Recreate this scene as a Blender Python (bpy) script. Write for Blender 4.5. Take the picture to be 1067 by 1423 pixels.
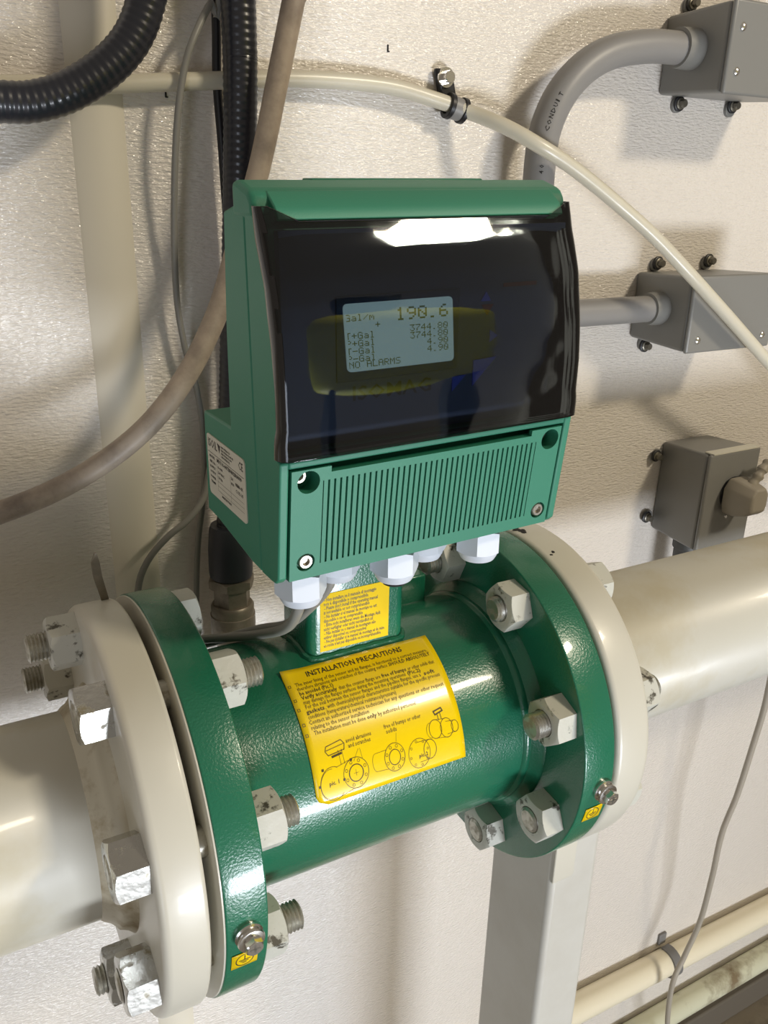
import bpy, bmesh, math, random
from math import sin, cos, pi, radians as rad, sqrt, hypot
from mathutils import Vector, Matrix
random.seed(3)
for o in list(bpy.data.objects): bpy.data.objects.remove(o)
SC = bpy.context.scene
COL = SC.collection
ZA = 0.94                                   # height of the pipe axis above the floor (m)
def W(x, y, z): return Vector((x*.001, y*.001, z*.001 + ZA))   # mm about the pipe axis -> world metres

# ------------------------------------------------------------------ camera
def make_camera():
    cd = bpy.data.cameras.new('camera'); cam = bpy.data.objects.new('camera', cd); COL.objects.link(cam)
    yaw, pitch, roll = 0.5208707793623296, 0.3691224298600034, 0.025854323059785692
    fw = Vector((sin(yaw)*cos(pitch), cos(yaw)*cos(pitch), -sin(pitch)))
    rt = Vector((cos(yaw), -sin(yaw), 0)); up = rt.cross(fw)
    r = rt*cos(roll) + up*sin(roll); u = up*cos(roll) - rt*sin(roll)
    m = Matrix((r, u, -fw)).transposed().to_4x4(); m.translation = W(-225.88, -415.11, 332.13)
    cam.matrix_world = m
    cd.sensor_fit = 'VERTICAL'; cd.sensor_height = 24.0; cd.lens = 24.0*1195.78/1423
    cd.clip_start = .01
    SC.camera = cam
make_camera()

# ------------------------------------------------------------------ light
wd = bpy.data.worlds.new('world'); SC.world = wd; wd.use_nodes = True
wd.node_tree.nodes['Background'].inputs[0].default_value = (1.0, .86, .70, 1)
wd.node_tree.nodes['Background'].inputs[1].default_value = .24
def area(name, loc, target, size, power, color, size_y=None):
    l = bpy.data.lights.new(name, 'AREA'); l.energy = power; l.color = color; l.size = size
    if size_y: l.shape = 'RECTANGLE'; l.size_y = size_y
    o = bpy.data.objects.new(name, l); COL.objects.link(o); o.location = W(*loc)
    o.rotation_euler = (W(*target) - o.location).to_track_quat('-Z', 'Y').to_euler()
    return o
area('ceiling_lamp', (1000, -1250, 1340), (60, 60, 100), .28, 18, (1.0, .88, .68), .16)
area('lid_glint_light', (-1250, -1500, -420), (-60, 0, 120), .5, 6, (.80, .87, 1.0), .9)  # cool light added at left to draw a glint along the lid edge
area('daylight_on_floor', (440, -1900, -770), (60, 100, 0), .78, 42, (.87, .92, 1.0), .34)
SC.view_settings.view_transform = 'Standard'; SC.view_settings.look = 'None'
SC.view_settings.exposure = 0; SC.view_settings.gamma = 1
SC.view_settings.use_curve_mapping = False

# ------------------------------------------------------------------ materials
def lin(c):
    return tuple(((v/255)/12.92 if v/255 <= .04045 else (((v/255)+.055)/1.055)**2.4) for v in c) + (1,)
def mat(name, col, rough=.5, metal=0, bump=0, bscale=400, coat=0, stretch=None, col2=None, cscale=30, cramp=(.45, .6),
        emis=0, trans=0, spec=.5, metal2=None, rough2=None, bdist=.001):
    m = bpy.data.materials.new(name); m.use_nodes = True; nt = m.node_tree; b = nt.nodes['Principled BSDF']
    N = nt.nodes.new; L = nt.links.new
    b.inputs['Base Color'].default_value = lin(col); b.inputs['Roughness'].default_value = rough
    b.inputs['Metallic'].default_value = metal; b.inputs['Coat Weight'].default_value = coat
    b.inputs['Coat Roughness'].default_value = .08
    b.inputs['Specular IOR Level'].default_value = spec
    b.inputs['Transmission Weight'].default_value = trans
    tc = N('ShaderNodeTexCoord')
    if emis:
        b.inputs['Emission Color'].default_value = lin(col); b.inputs['Emission Strength'].default_value = emis
    if bump:
        n = N('ShaderNodeTexNoise'); n.inputs['Scale'].default_value = bscale; n.inputs['Detail'].default_value = 2
        src = tc.outputs['Object']
        if stretch:
            mp = N('ShaderNodeMapping'); mp.inputs['Scale'].default_value = stretch; L(src, mp.inputs[0]); src = mp.outputs[0]
        L(src, n.inputs['Vector'])
        bp = N('ShaderNodeBump'); bp.inputs['Strength'].default_value = bump; bp.inputs['Distance'].default_value = bdist
        L(n.outputs[0], bp.inputs['Height']); L(bp.outputs[0], b.inputs['Normal'])
    if col2:
        n = N('ShaderNodeTexNoise'); n.inputs['Scale'].default_value = cscale; n.inputs['Detail'].default_value = 6
        n.inputs['Roughness'].default_value = .65
        L(tc.outputs['Object'], n.inputs['Vector'])
        r = N('ShaderNodeValToRGB'); r.color_ramp.elements[0].position = cramp[0]; r.color_ramp.elements[1].position = cramp[1]
        L(n.outputs[0], r.inputs[0])
        mx = N('ShaderNodeMix'); mx.data_type = 'RGBA'; mx.inputs[6].default_value = lin(col); mx.inputs[7].default_value = lin(col2)
        L(r.outputs[0], mx.inputs[0]); L(mx.outputs[2], b.inputs['Base Color'])
        if metal2 is not None:
            for key, a_, b_ in (('Metallic', metal, metal2), ('Roughness', rough, rough2 if rough2 is not None else rough)):
                mm = N('ShaderNodeMix'); mm.data_type = 'FLOAT'; mm.inputs[2].default_value = a_; mm.inputs[3].default_value = b_
                L(r.outputs[0], mm.inputs[0]); L(mm.outputs[0], b.inputs[key])
    return m
M = {}
M['wall'] = mat('embossed_white_vinyl', (226, 219, 210), .2, bump=1.0, bscale=400, stretch=(.42, 1, 1.4), bdist=.0017)
def sparkle():
    m = M['wall']; nt = m.node_tree; b = nt.nodes['Principled BSDF']; N = nt.nodes.new; L = nt.links.new
    old = b.inputs['Normal'].links[0].from_node; tc = nt.nodes['Texture Coordinate'] if 'Texture Coordinate' in nt.nodes else N('ShaderNodeTexCoord')
    mp = N('ShaderNodeMapping'); mp.inputs['Scale'].default_value = (.5, 1, 1.2); L(tc.outputs['Object'], mp.inputs[0])
    n = N('ShaderNodeTexNoise'); n.inputs['Scale'].default_value = 600; n.inputs['Detail'].default_value = 1; L(mp.outputs[0], n.inputs['Vector'])
    bp = N('ShaderNodeBump'); bp.inputs['Strength'].default_value = 1; bp.inputs['Distance'].default_value = .0012
    L(n.outputs[0], bp.inputs['Height']); L(bp.outputs[0], b.inputs['Coat Normal'])
    b.inputs['Coat Weight'].default_value = .8; b.inputs['Coat Roughness'].default_value = .12
sparkle()
M['strip'] = mat('smooth_cream_strip', (222, 215, 198), .5)
M['groove'] = mat('tan_strip', (200, 184, 152), .55, bump=.1, bscale=200)
M['floor'] = mat('grey_concrete', (128, 118, 102), .8, bump=.5, bscale=60, col2=(92, 84, 72), cscale=14)
M['green'] = mat('green_gloss_paint', (30, 106, 78), .27, bump=.24, bscale=760, coat=.35, spec=.5, bdist=.0009)
M['green_case'] = mat('green_case_paint', (48, 124, 98), .5, bump=.12, bscale=1500, bdist=.0005)
M['beige'] = mat('beige_paint', (204, 200, 186), .36, bump=.08, bscale=70, bdist=.002, coat=.15)
M['grimy_paint'] = mat('grimy_beige_paint', (198, 190, 168), .42, col2=(146, 126, 90), cscale=34, cramp=(.5, .68))
M['yellow_matt'] = mat('yellow_sticker', (242, 204, 14), .6, spec=.2)
M['pipe'] = mat('pale_pipe_paint', (205, 202, 190), .36, bump=.05, bscale=60, bdist=.002, col2=(196, 189, 168), cscale=9, coat=.1)
M['nut_paint'] = mat('painted_nut', (198, 197, 186), .45, col2=(92, 88, 78), cscale=95, cramp=(.57, .64), bump=.15, bscale=300, metal2=.5, rough2=.5)
M['nut_zinc'] = mat('worn_zinc', (196, 196, 192), .26, metal=.95, col2=(146, 138, 116), cscale=110, cramp=(.56, .66), metal2=.25, rough2=.55, bump=.2, bscale=200)
M['thread'] = mat('zinc_thread', (190, 188, 178), .34, metal=.8, col2=(158, 152, 136), cscale=160, cramp=(.45, .6), metal2=.35, rough2=.55)
M['steel'] = mat('bright_steel', (228, 226, 222), .22, metal=1)
M['screw_steel'] = mat('screw_steel', (176, 170, 158), .36, metal=.9)
M['dark_steel'] = mat('dull_steel', (120, 116, 106), .38, metal=.8)
M['yellow'] = mat('yellow_vinyl', (244, 208, 8), .24, bump=.08, bscale=35, coat=.25, bdist=.002)
M['ink'] = mat('dark_ink', (70, 56, 8), .45)
M['ink_black'] = mat('black_ink', (34, 30, 26), .5)
M['ink_faint'] = mat('thin_ink', (100, 80, 10), .45)
M['plate'] = mat('nameplate_white', (206, 202, 186), .45)
M['black'] = mat('black_rubber', (26, 26, 30), .42)
M['conduit_black'] = mat('black_conduit', (38, 40, 48), .3, coat=.2)
M['coupling'] = mat('charcoal_plastic', (50, 52, 60), .45)
M['fitting'] = mat('galvanised_fitting', (142, 134, 120), .42, metal=.55, col2=(112, 104, 92), cscale=50, cramp=(.4, .65), metal2=.4, rough2=.6)
M['grey_pvc'] = mat('grey_pvc', (136, 134, 132), .42, bump=.05, bscale=80)
M['grey_box'] = mat('grey_box_pvc', (128, 127, 123), .38, bump=.08, bscale=250)
M['grey_wire'] = mat('grey_cable', (138, 136, 130), .45)
M['grey_cord'] = mat('grey_cord', (158, 150, 136), .5)
M['tube'] = mat('dusty_beige_tube', (176, 160, 142), .5, col2=(120, 108, 98), cscale=22, cramp=(.48, .75))
M['white_gland'] = mat('white_plastic', (206, 212, 222), .4)
M['white_pvc'] = mat('white_pvc', (224, 214, 188), .4)
M['post'] = mat('grey_post_paint', (192, 190, 182), .45, bump=.08, bscale=90, col2=(186, 183, 174), cscale=8)
M['lcd'] = mat('backlit_screen', (156, 176, 178), .5, emis=1.0)
M['lcd_ink'] = mat('screen_pixels', (84, 96, 66), .5, emis=.7)
M['panel'] = mat('navy_panel', (58, 72, 108), .5)
M['panel_edge'] = mat('blue_bezel', (22, 52, 92), .4)
M['blue'] = mat('blue_button', (60, 80, 200), .5)
M['red'] = mat('red_button', (120, 30, 34), .5)
M['panel_ink'] = mat('panel_ink', (6, 8, 14), .5)
M['dark'] = mat('dark_recess', (14, 40, 28), .7)
M['soot'] = mat('black_scuff', (30, 28, 26), .8)
M['rust'] = mat('rusty_chip', (120, 78, 46), .8, col2=(52, 54, 60), cscale=300)
M['strap_grey'] = mat('grey_strap_plastic', (112, 110, 108), .5)
M['slate'] = mat('dark_grey_plastic', (70, 70, 68), .5)

def hose_mat():
    m = mat('milky_hose', (222, 216, 198), .3)
    b = m.node_tree.nodes['Principled BSDF']
    b.inputs['Subsurface Weight'].default_value = .5; b.inputs['Subsurface Radius'].default_value = (.006, .006, .005)
    b.inputs['Transmission Weight'].default_value = .12
    return m
M['hose'] = hose_mat()
def lid_mat():
    m = bpy.data.materials.new('smoked_clear_lid'); m.use_nodes = True; nt = m.node_tree; nt.nodes.clear()
    N = nt.nodes.new; L = nt.links.new
    out = N('ShaderNodeOutputMaterial'); mix = N('ShaderNodeMixShader'); tr = N('ShaderNodeBsdfTransparent'); gl = N('ShaderNodeBsdfGlossy')
    fr = N('ShaderNodeFresnel'); fr.inputs[0].default_value = 1.5
    tc = N('ShaderNodeTexCoord'); nz = N('ShaderNodeTexNoise'); nz.inputs['Scale'].default_value = 16; bp = N('ShaderNodeBump')
    bp.inputs['Strength'].default_value = .14; bp.inputs['Distance'].default_value = .006
    L(tc.outputs['Object'], nz.inputs[0]); L(nz.outputs[0], bp.inputs['Height']); L(bp.outputs[0], gl.inputs['Normal'])
    tr.inputs[0].default_value = (.50, .54, .56, 1); gl.inputs['Roughness'].default_value = .03
    gl.inputs[0].default_value = (1, 1, 1, 1)
    L(fr.outputs[0], mix.inputs[0]); L(tr.outputs[0], mix.inputs[1]); L(gl.outputs[0], mix.inputs[2]); L(mix.outputs[0], out.inputs[0])
    return m
M['lid'] = lid_mat()
M['lid_black'] = mat('black_lid_rim', (14, 13, 14), .12, coat=.5)

# ------------------------------------------------------------------ mesh helpers (millimetres)
class MB:
    def __init__(s): s.v = []; s.f = []
    def add(s, vs, fs):
        n = len(s.v); s.v += [tuple(p) for p in vs]; s.f += [tuple(i+n for i in f) for f in fs]; return s
    def box(s, x0, x1, y0, y1, z0, z1):
        vs = [(x, y, z) for x in (x0, x1) for y in (y0, y1) for z in (z0, z1)]
        return s.add(vs, [(0, 1, 3, 2), (4, 6, 7, 5), (0, 4, 5, 1), (2, 3, 7, 6), (0, 2, 6, 4), (1, 5, 7, 3)])
    def lathe(s, prof, seg=48, mtx=None, phase=0, closed=False):
        """profile of (along, radius) turned about local X, then placed by mtx"""
        vs = []; fs = []; n = len(prof)
        for a, r in prof:
            for k in range(seg):
                t = 2*pi*k/seg + phase; vs.append(Vector((a, -r*cos(t), r*sin(t))))
        rows = n if closed else n-1
        for i in range(rows):
            j = (i+1) % n
            for k in range(seg):
                q = (k+1) % seg; fs.append((i*seg+k, i*seg+q, j*seg+q, j*seg+k))
        if not closed:
            if prof[0][1] > 1e-6: fs.append(tuple(range(seg-1, -1, -1)))
            if prof[-1][1] > 1e-6: fs.append(tuple((n-1)*seg+k for k in range(seg)))
        if mtx: vs = [mtx @ p for p in vs]
        return s.add(vs, fs)
    def extrude(s, poly, u0, u1, axes='vw'):
        """polygon in (v,w) pulled along u; local axes x=u y=v z=w"""
        n = len(poly)
        vs = [(u0, p[0], p[1]) for p in poly] + [(u1, p[0], p[1]) for p in poly]
        fs = [tuple(range(n-1, -1, -1)), tuple(range(n, 2*n))] + [(i, (i+1) % n, n+(i+1) % n, n+i) for i in range(n)]
        return s.add(vs, fs)
    def tube(s, pts, r, seg=12, caps=True):
        P = [Vector(p) for p in pts]; n = len(P); rr = r if callable(r) else (lambda i: r)
        T = [(P[min(i+1, n-1)] - P[max(i-1, 0)]).normalized() for i in range(n)]
        ref = Vector((0, 0, 1)) if abs(T[0].z) < .9 else Vector((1, 0, 0))
        a = T[0].cross(ref).normalized(); vs = []; fs = []
        for i in range(n):
            a = (a - T[i]*a.dot(T[i])).normalized(); b = T[i].cross(a)
            for k in range(seg):
                t = 2*pi*k/seg; vs.append(P[i] + (a*cos(t) + b*sin(t))*rr(i))
        for i in range(n-1):
            for k in range(seg):
                q = (k+1) % seg; fs.append((i*seg+k, i*seg+q, (i+1)*seg+q, (i+1)*seg+k))
        if caps: fs += [tuple(range(seg-1, -1, -1)), tuple((n-1)*seg+k for k in range(seg))]
        return s.add(vs, fs)
    def nut(s, af, h, mtx, bore=0, cham=.13, both=False):
        """hexagon with turned chamfer, base at local x=0, top at x=h"""
        seg = 48; rin = af/2; vs = []; fs = []
        def rh(t): return rin/cos(((t + pi/6) % (pi/3)) - pi/6)
        rows = []
        def row(f): rows.append([f(2*pi*k/seg) for k in range(seg)])
        c = lambda t: (rh(t)-rin)*.62 + .25
        if both: row(lambda t: (0, rin*.96)); row(lambda t: (c(t), rh(t)))
        else: row(lambda t: (0, rh(t)))
        row(lambda t: (h - c(t), rh(t))); row(lambda t: (h, rin*.96))
        if bore: row(lambda t: (h, bore)); row(lambda t: (h-1.2, bore-.8))
        for R in rows:
            for k, (a, r) in enumerate(R):
                t = 2*pi*k/seg; vs.append(mtx @ Vector((a, -r*cos(t), r*sin(t))))
        m = len(rows)
        for i in range(m-1):
            for k in range(seg):
                q = (k+1) % seg; fs.append((i*seg+k, i*seg+q, (i+1)*seg+q, (i+1)*seg+k))
        fs += [tuple(range(seg-1, -1, -1)), tuple((m-1)*seg+k for k in range(seg))]
        return s.add(vs, fs)
    def obj(s, name, m, parent=None, loc=None, smooth=35, bevel=0, bseg=2, kind=None, world=False, label=None):
        """mm mesh; with a parent the coordinates are local to it, otherwise about `loc` (mm)"""
        me = bpy.data.meshes.new(name)
        o3 = Vector(loc) if loc else Vector((0, 0, 0))
        me.from_pydata([((Vector(p)-o3)*.001)[:] for p in s.v], [], s.f); me.update()
        bm = bmesh.new(); bm.from_mesh(me); bmesh.ops.recalc_face_normals(bm, faces=bm.faces); bm.to_mesh(me); bm.free()
        if m: me.materials.append(m if not isinstance(m, str) else M[m])
        if smooth: me.shade_smooth(); me.set_sharp_from_angle(angle=rad(smooth))
        o = bpy.data.objects.new(name, me); COL.objects.link(o)
        if parent: o.parent = parent
        else: o.location = W(*o3)
        if bevel:
            b = o.modifiers.new('bevel', 'BEVEL'); b.width = bevel*.001; b.segments = bseg; b.limit_method = 'ANGLE'; b.angle_limit = rad(30)
        if kind: o['kind'] = kind
        if label: o['label'] = label
        return o
def thing(name, label, cat, loc, group=None, mtx=None):
    e = bpy.data.objects.new(name, None); COL.objects.link(e); e.empty_display_size = .01
    e.location = W(*loc)
    if mtx: e.matrix_world = mtx
    tag(e, label, cat, group); return e
def tag(o, label, cat, group=None):
    o['label'] = label; o['category'] = cat
    if group: o['group'] = group
    return o
def spline(pts, step=4.0, n=24):
    P = [Vector(p) for p in pts]; out = []
    Q = [P[0]*2-P[1]] + P + [P[-1]*2-P[-2]]
    for i in range(1, len(Q)-2):
        a, b, c, d = Q[i-1:i+3]; k = max(2, int((c-b).length/step))
        for j in range(k):
            t = j/k
            out.append(.5*((2*b)+(c-a)*t+(2*a-5*b+4*c-d)*t*t+(3*b-a-3*c+d)*t**3))
    out.append(P[-1]); return out
def even(P, step):
    out = [P[0]]; acc = 0
    for a, b in zip(P[:-1], P[1:]):
        d = (b-a).length
        while acc+d >= step:
            t = (step-acc)/d; a = a+(b-a)*t; d = (b-a).length; out.append(a.copy()); acc = 0
        acc += d
    return out
def shift(pts, loc): return [Vector(p)-Vector(loc) for p in pts]
def at(x, y, z, direction=(1, 0, 0), spin=0):
    """matrix taking local X to `direction` at (x,y,z) mm"""
    q = Vector(direction).normalized().to_track_quat('X', 'Z').to_matrix().to_4x4()
    return Matrix.Translation((x, y, z)) @ q @ Matrix.Rotation(spin, 4, 'X')
def text2d(body, size, width=None, bold=0, align='LEFT', res=1):
    """outline text as flat verts/faces: x to the right, y up, origin at the left of the baseline"""
    c = bpy.data.curves.new('lettering', 'FONT'); c.body = body; c.size = size; c.offset = bold; c.resolution_u = res; c.align_x = align
    o = bpy.data.objects.new('lettering', c); COL.objects.link(o)
    dg = bpy.context.evaluated_depsgraph_get(); me = bpy.data.meshes.new_from_object(o.evaluated_get(dg))
    vs = [v.co.copy() for v in me.vertices]; fs = [tuple(p.vertices) for p in me.polygons]
    bpy.data.objects.remove(o); bpy.data.curves.remove(c); bpy.data.meshes.remove(me)
    if width and vs:
        k = width/max(1e-6, max(v.x for v in vs)); vs = [Vector((v.x*k, v.y, 0)) for v in vs]
    return vs, fs
class Print:
    """flat artwork (mm): text, strokes; later wrapped on a surface by map(x, y)"""
    def __init__(s): s.v = []; s.f = []
    def add(s, vs, fs):
        n = len(s.v); s.v += [Vector((v[0], v[1])) for v in vs]; s.f += [tuple(i+n for i in f) for f in fs]
    def text(s, body, x, y, size, width=None, bold=0, ang=0):
        vs, fs = text2d(body, size, width, bold)
        s.add([(x+v.x*cos(ang)-v.y*sin(ang), y+v.x*sin(ang)+v.y*cos(ang)) for v in vs], fs)
    def line(s, pts, w=.25, close=False):
        P = [Vector(p) for p in pts]
        if close: P.append(P[0])
        for a, b in zip(P[:-1], P[1:]):
            d = (b-a)
            if d.length < 1e-6: continue
            d.normalize(); n = Vector((-d.y, d.x))*w/2; e = d*w*.3
            s.add([a-e+n, a-e-n, b+e-n, b+e+n], [(0, 1, 2, 3)])
    def ell(s, cx, cy, rx, ry, w=.25, n=28, a0=0, a1=2*pi, tilt=0):
        P = []
        for k in range(n+1):
            t = a0+(a1-a0)*k/n; x, y = rx*cos(t), ry*sin(t); P.append((cx+x*cos(tilt)-y*sin(tilt), cy+x*sin(tilt)+y*cos(tilt)))
        s.line(P, w)
    def rect(s, x0, y0, x1, y1): s.add([(x0, y0), (x1, y0), (x1, y1), (x0, y1)], [(0, 1, 2, 3)])
    def obj(s, name, m, parent, fmap, kind=None):
        me = bpy.data.meshes.new(name)
        me.from_pydata([tuple(c*.001 for c in fmap(v.x, v.y)) for v in s.v], [], s.f); me.update(); me.materials.append(M[m])
        o = bpy.data.objects.new(name, me); COL.objects.link(o); o.parent = parent
        return o

# ------------------------------------------------------------------ setting
YW = 200.0
def wall():
    b = MB().box(-2200, 2600, YW, YW+30, -940, 1660)
    o = b.obj('wall_back', 'wall', loc=(0, YW, -940)); o['kind'] = 'structure'
    s = MB(); P = []
    for k in range(17):
        t = k/16; x = -111 + 40*t; P.append((x, YW+2-6.5*sin(pi*t)**.8))
    n = len(P)
    s.add([(x, y, -940) for x, y in P] + [(x, y, 1660) for x, y in P], [(i, i+1, n+i+1, n+i) for i in range(n-1)] + [tuple(range(n)), tuple(range(2*n-1, n-1, -1)), (0, n, 2*n-1, n-1)])
    s.obj('trim_1', 'strip', loc=(-91, YW, -940), kind='structure')
    f = MB().box(-2200, 2600, -2600, 230, -990, -940); f.obj('floor', 'floor', loc=(0, 0, -940), kind='structure')
wall()

# ------------------------------------------------------------------ flow tube
RB, RF = 71.4, 114.3
XL0, XL1, XR0, XR1 = -134.3, -111.8, 87.6, 110.9
A0 = 65.62
tube_ = thing('flow_meter_tube', 'glossy green flanged flow meter tube carrying a yellow precautions sticker', 'flow meter', (-12, 0, 0))
OT = (-12, 0, 0)
def T(pts): return [(x-OT[0], y-OT[1], z-OT[2]) for x, y, z in pts]
def tpart(mb, name, m, **k):
    mb.v = T(mb.v); return mb.obj(name, m, parent=tube_, **k)
def ang_pt(x, a, r): return (x, -r*cos(rad(a)), r*sin(rad(a)))
def barrel():
    w = 7
    prof = [(XL1-2, RB+w)]
    for k in range(7): t = k/6*pi/2; prof.append((XL1+w-w*cos(t)+.2, RB+w-w*sin(t)))
    prof += [(XL1+30, RB), (0, RB), (XR0-22, RB)]
    prof += [(XR0-12, RB), (XR0-11, RB+1.6), (XR0-9, RB+2.2), (XR0-7, RB+1.8), (XR0-6.4, RB+2.6), (XR0-4, RB+4.6), (XR0-2, RB+7.5), (XR0+1, RB+8)]
    return MB().lathe(prof, 96)
tpart(barrel(), 'barrel', 'green', smooth=50)
def flange(x0, x1, R, rin, c0=1.0, c1=1.0, seg=120):
    def rnd(x, c, sgn):
        return [(x+sgn*c*(1-sin(t)), R-c*(1-cos(t))) for t in [k/4*pi/2 for k in range(5)]]
    prof = [(x0, rin)] + [(x0+c0*(1-sin(t)), R-c0*(1-cos(t))) for t in [pi/2-k/4*pi/2 for k in range(5)]][::1]
    a = [(x0+c0*(1-cos(k/4*pi/2)), R-c0*(1-sin(k/4*pi/2))) for k in range(5)]
    b = [(x1-c1*(1-cos(k/4*pi/2)), R-c1*(1-sin(k/4*pi/2))) for k in range(4, -1, -1)]
    return MB().lathe([(x0, rin)] + a + b + [(x1, rin)], seg, closed=True)
tpart(flange(XL0+.9, XL1, RF, 52), 'flange', 'green', smooth=50)
tpart(flange(XR0, XR1, RF, 52), 'flange', 'green', smooth=50)
tpart(flange(XL0, XL0+1, RF-.8, 52, .2, .2), 'flange_face', 'beige', label='pale unpainted sealing face of the left green flange')
def stem():
    b = MB(); x0, x1, y0, y1, r = -45, 19, -17, 24, 6; P = []
    for cx, cy, a in ((x1-r, y1-r, 0), (x0+r, y1-r, 90), (x0+r, y0+r, 180), (x1-r, y0+r, 270)):
        for k in range(6): t = rad(a+k*18); P.append((cx+r*cos(t), cy+r*sin(t)))
    n = len(P); zb, zt = 60, 168
    b.add([(x, y, zb) for x, y in P]+[(x, y, zt) for x, y in P], [tuple(range(n)), tuple(range(n, 2*n))]+[(i, (i+1) % n, n+(i+1) % n, n+i) for i in range(n)])
    return b
tpart(stem(), 'stem', 'green')
def weld_bead():
    x0, x1, y0, y1, r = -45.5, 19.5, -17.5, 24.5, 6; P = []
    for cx, cy, a in ((x1-r, y1-r, 0), (x0+r, y1-r, 90), (x0+r, y0+r, 180), (x1-r, y0+r, 270)):
        for k in range(8): t = rad(a+k*90/7); P.append((cx+r*cos(t), cy+r*sin(t)))
    Q = []
    for i in range(len(P)):
        a, b = Vector(P[i]), Vector(P[(i+1) % len(P)]); m = max(1, int((b-a).length/3))
        for j in range(m):
            c = a+(b-a)*j/m; Q.append((c.x, c.y, sqrt(RB*RB-c.y*c.y)+.3))
    return MB().tube(Q+[Q[0]], lambda i: 2.1+.3*sin(i*1.7), 8, caps=False)
tpart(weld_bead(), 'weld_bead', 'green')
tpart(MB().box(38, 60, 24, 50, 45, 86), 'lug', 'green', bevel=1.5)

# stickers ---------------------------------------------------------
def cylmap(off, R=RB, x0=-65.5, a0=73.3):
    def f(x, y):                                  # x along the tube, y downwards from the sticker's top
        a = rad(a0) - (y/R); r = R+off
        return (x0+x-OT[0], -r*cos(a)-OT[1], r*sin(a)-OT[2])
    return f
def big_sticker():
    w, h = 97.5, 79.5; b = MB(); f = cylmap(.35); nx, ny = 24, 28; rc = 7
    vs = []; fs = []
    for j in range(ny+1):
        y = h*j/ny; lo = 0
        if y > h-rc: d = y-(h-rc); lo = rc-sqrt(max(0, rc*rc-d*d))*1.0
        for i in range(nx+1):
            x = lo+(w-lo)*i/nx
            p = Vector(f(x, y))
            if x < 14 and y < 6:                  # slightly lifted corner
                k = (1-x/14)*(1-y/6)*1.6; p += Vector((0, -.35*k, .9*k))
            vs.append(p)
    for j in range(ny):
        for i in range(nx): q = j*(nx+1)+i; fs.append((q, q+1, q+nx+2, q+nx+1))
    b.add(vs, fs); st = b.obj('precautions_sticker', 'yellow', parent=tube_, smooth=60, label='yellow installation precautions sticker on the barrel')
    so = st.modifiers.new('thickness', 'SOLIDIFY'); so.thickness = .0003; so.offset = 1
    P = Print(); F = Print()
    T1 = lambda s, x, y, wd, bold=0, sz=3.35: (P if bold else F).text(s, x, -y, sz, wd, .06 if bold else .02)
    TT = Print(); TT.text('INSTALLATION PRECAUTIONS', 14.1, -7.2, 5.1, 63.2, .09)
    rows = [(11.8, 'The inner lining of the sensor and its flanges, is functional to a correct measure,', 5.4, 87),
            (14.7, 'therefore abrasions and scratches of the coating surface', 5.4, 58),
            (20.4, 'that the counter flange are', 29, 27), (20.4, 'or other solids that', 74.5, 18.5),
            (23.2, 'may damage the flanges surfaces during the mounting operations', 5.8, 66),
            (26.0, 'For the seal between the sensor flanges and the pipeline flanges, use a', 6, 75),
            (28.9, ', with chemical/physical characteristics suitable for the specific process', 17, 76),
            (31.9, 'conditions (temperature/chemical resistance/pressure)', 5.5, 56),
            (34.9, 'Contact an authorized service technician for any questions or other request', 5, 88),
            (37.9, 'relating to the sensor installation', 5.4, 36),
            (40.9, 'The installation must be done', 6.2, 32), (40.9, 'by authorized personnel', 46.2, 25),
            (49.6, 'avoid abrasions', 22.8, 16), (52.6, 'and scratches', 23.6, 14),
            (48.6, 'free of bumps or other', 47.4, 24.5), (51.6, 'solids', 48, 7)]
    for y, s, x, wd in rows: T1(s, x, y, wd)
    for y, s, x, wd in [(14.7, 'SHOULD ABSOLUTELY', 64.3, 28.6), (17.6, 'be avoided (Pic.1)', 5.6, 21), (20.4, 'Verify accurately', 5.8, 22),
                        (20.4, 'free of bumps', 57, 16.5), (23.2, '(Pic.2)', 73, 9), (26.0, 'soft', 83, 7.5), (28.9, 'gaskets', 5.6, 11),
                        (40.9, 'only', 39, 6.3), (69.5, 'pic. 1', 8.6, 6), (70.6, 'pic. 2', 66, 6)]: T1(s, x, y, wd, 1)
    for y in (10.2, 19.2, 24.9, 33.5, 39.4):
        P.line([(.8+.4, -y-1.4), (2.6, -y-1.4), (2.6, -y), (1.2, -y)], .28, True)
    D = Print()
    def flg(cx, cy, r, k=.9, hole=.55, bolts=True, w=.3):
        D.ell(cx, cy, r*k, r, w); D.ell(cx, cy, r*k*hole, r*hole, w*1.4)
        if bolts:
            for q in range(8): D.ell(cx+r*k*.8*cos(q*pi/4+.39), cy+r*.8*sin(q*pi/4+.39), .75, .85, .2, 10)
    # picture 1: tube with its converter
    flg(25.5, -67, 8.6); D.ell(25.5, -67, 4.4, 4.8, .4); D.line([(24, -67), (27, -67)], .15); D.line([(25.5, -68.5), (25.5, -65)], .15)
    D.ell(11.2, -69, 7.8, 9.4, .24, 28, pi*.35, pi*1.75); D.ell(10.4, -69, 6.8, 8.4, .18, 28, pi*.45, pi*1.6)
    D.line([(14, -60.6), (23, -58.8)], .2); D.line([(14, -77.6), (23, -75.4)], .2)
    D.line([(17.4, -60), (17, -52)], .25); D.line([(19.6, -60), (19.2, -52)], .25)
    D.line([(10.5, -48.5), (20, -47), (21.6, -49.5), (20.8, -52.5), (11, -53.4), (9.6, -51)], .4, True); D.line([(10.2, -50.6), (21, -49.4)], .3)
    D.line([(13, -54.6), (18.6, -54)], 1.2)
    D.line([(29, -54.5), (25, -60.5)], .16); D.line([(30, -54.5), (30.5, -60)], .16)
    for q in ((6, -60), (3, -68.4), (23.5, -59), (17.8, -68.5)): D.rect(q[0]-.7, q[1]-.7, q[0]+.7, q[1]+.7)
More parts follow.
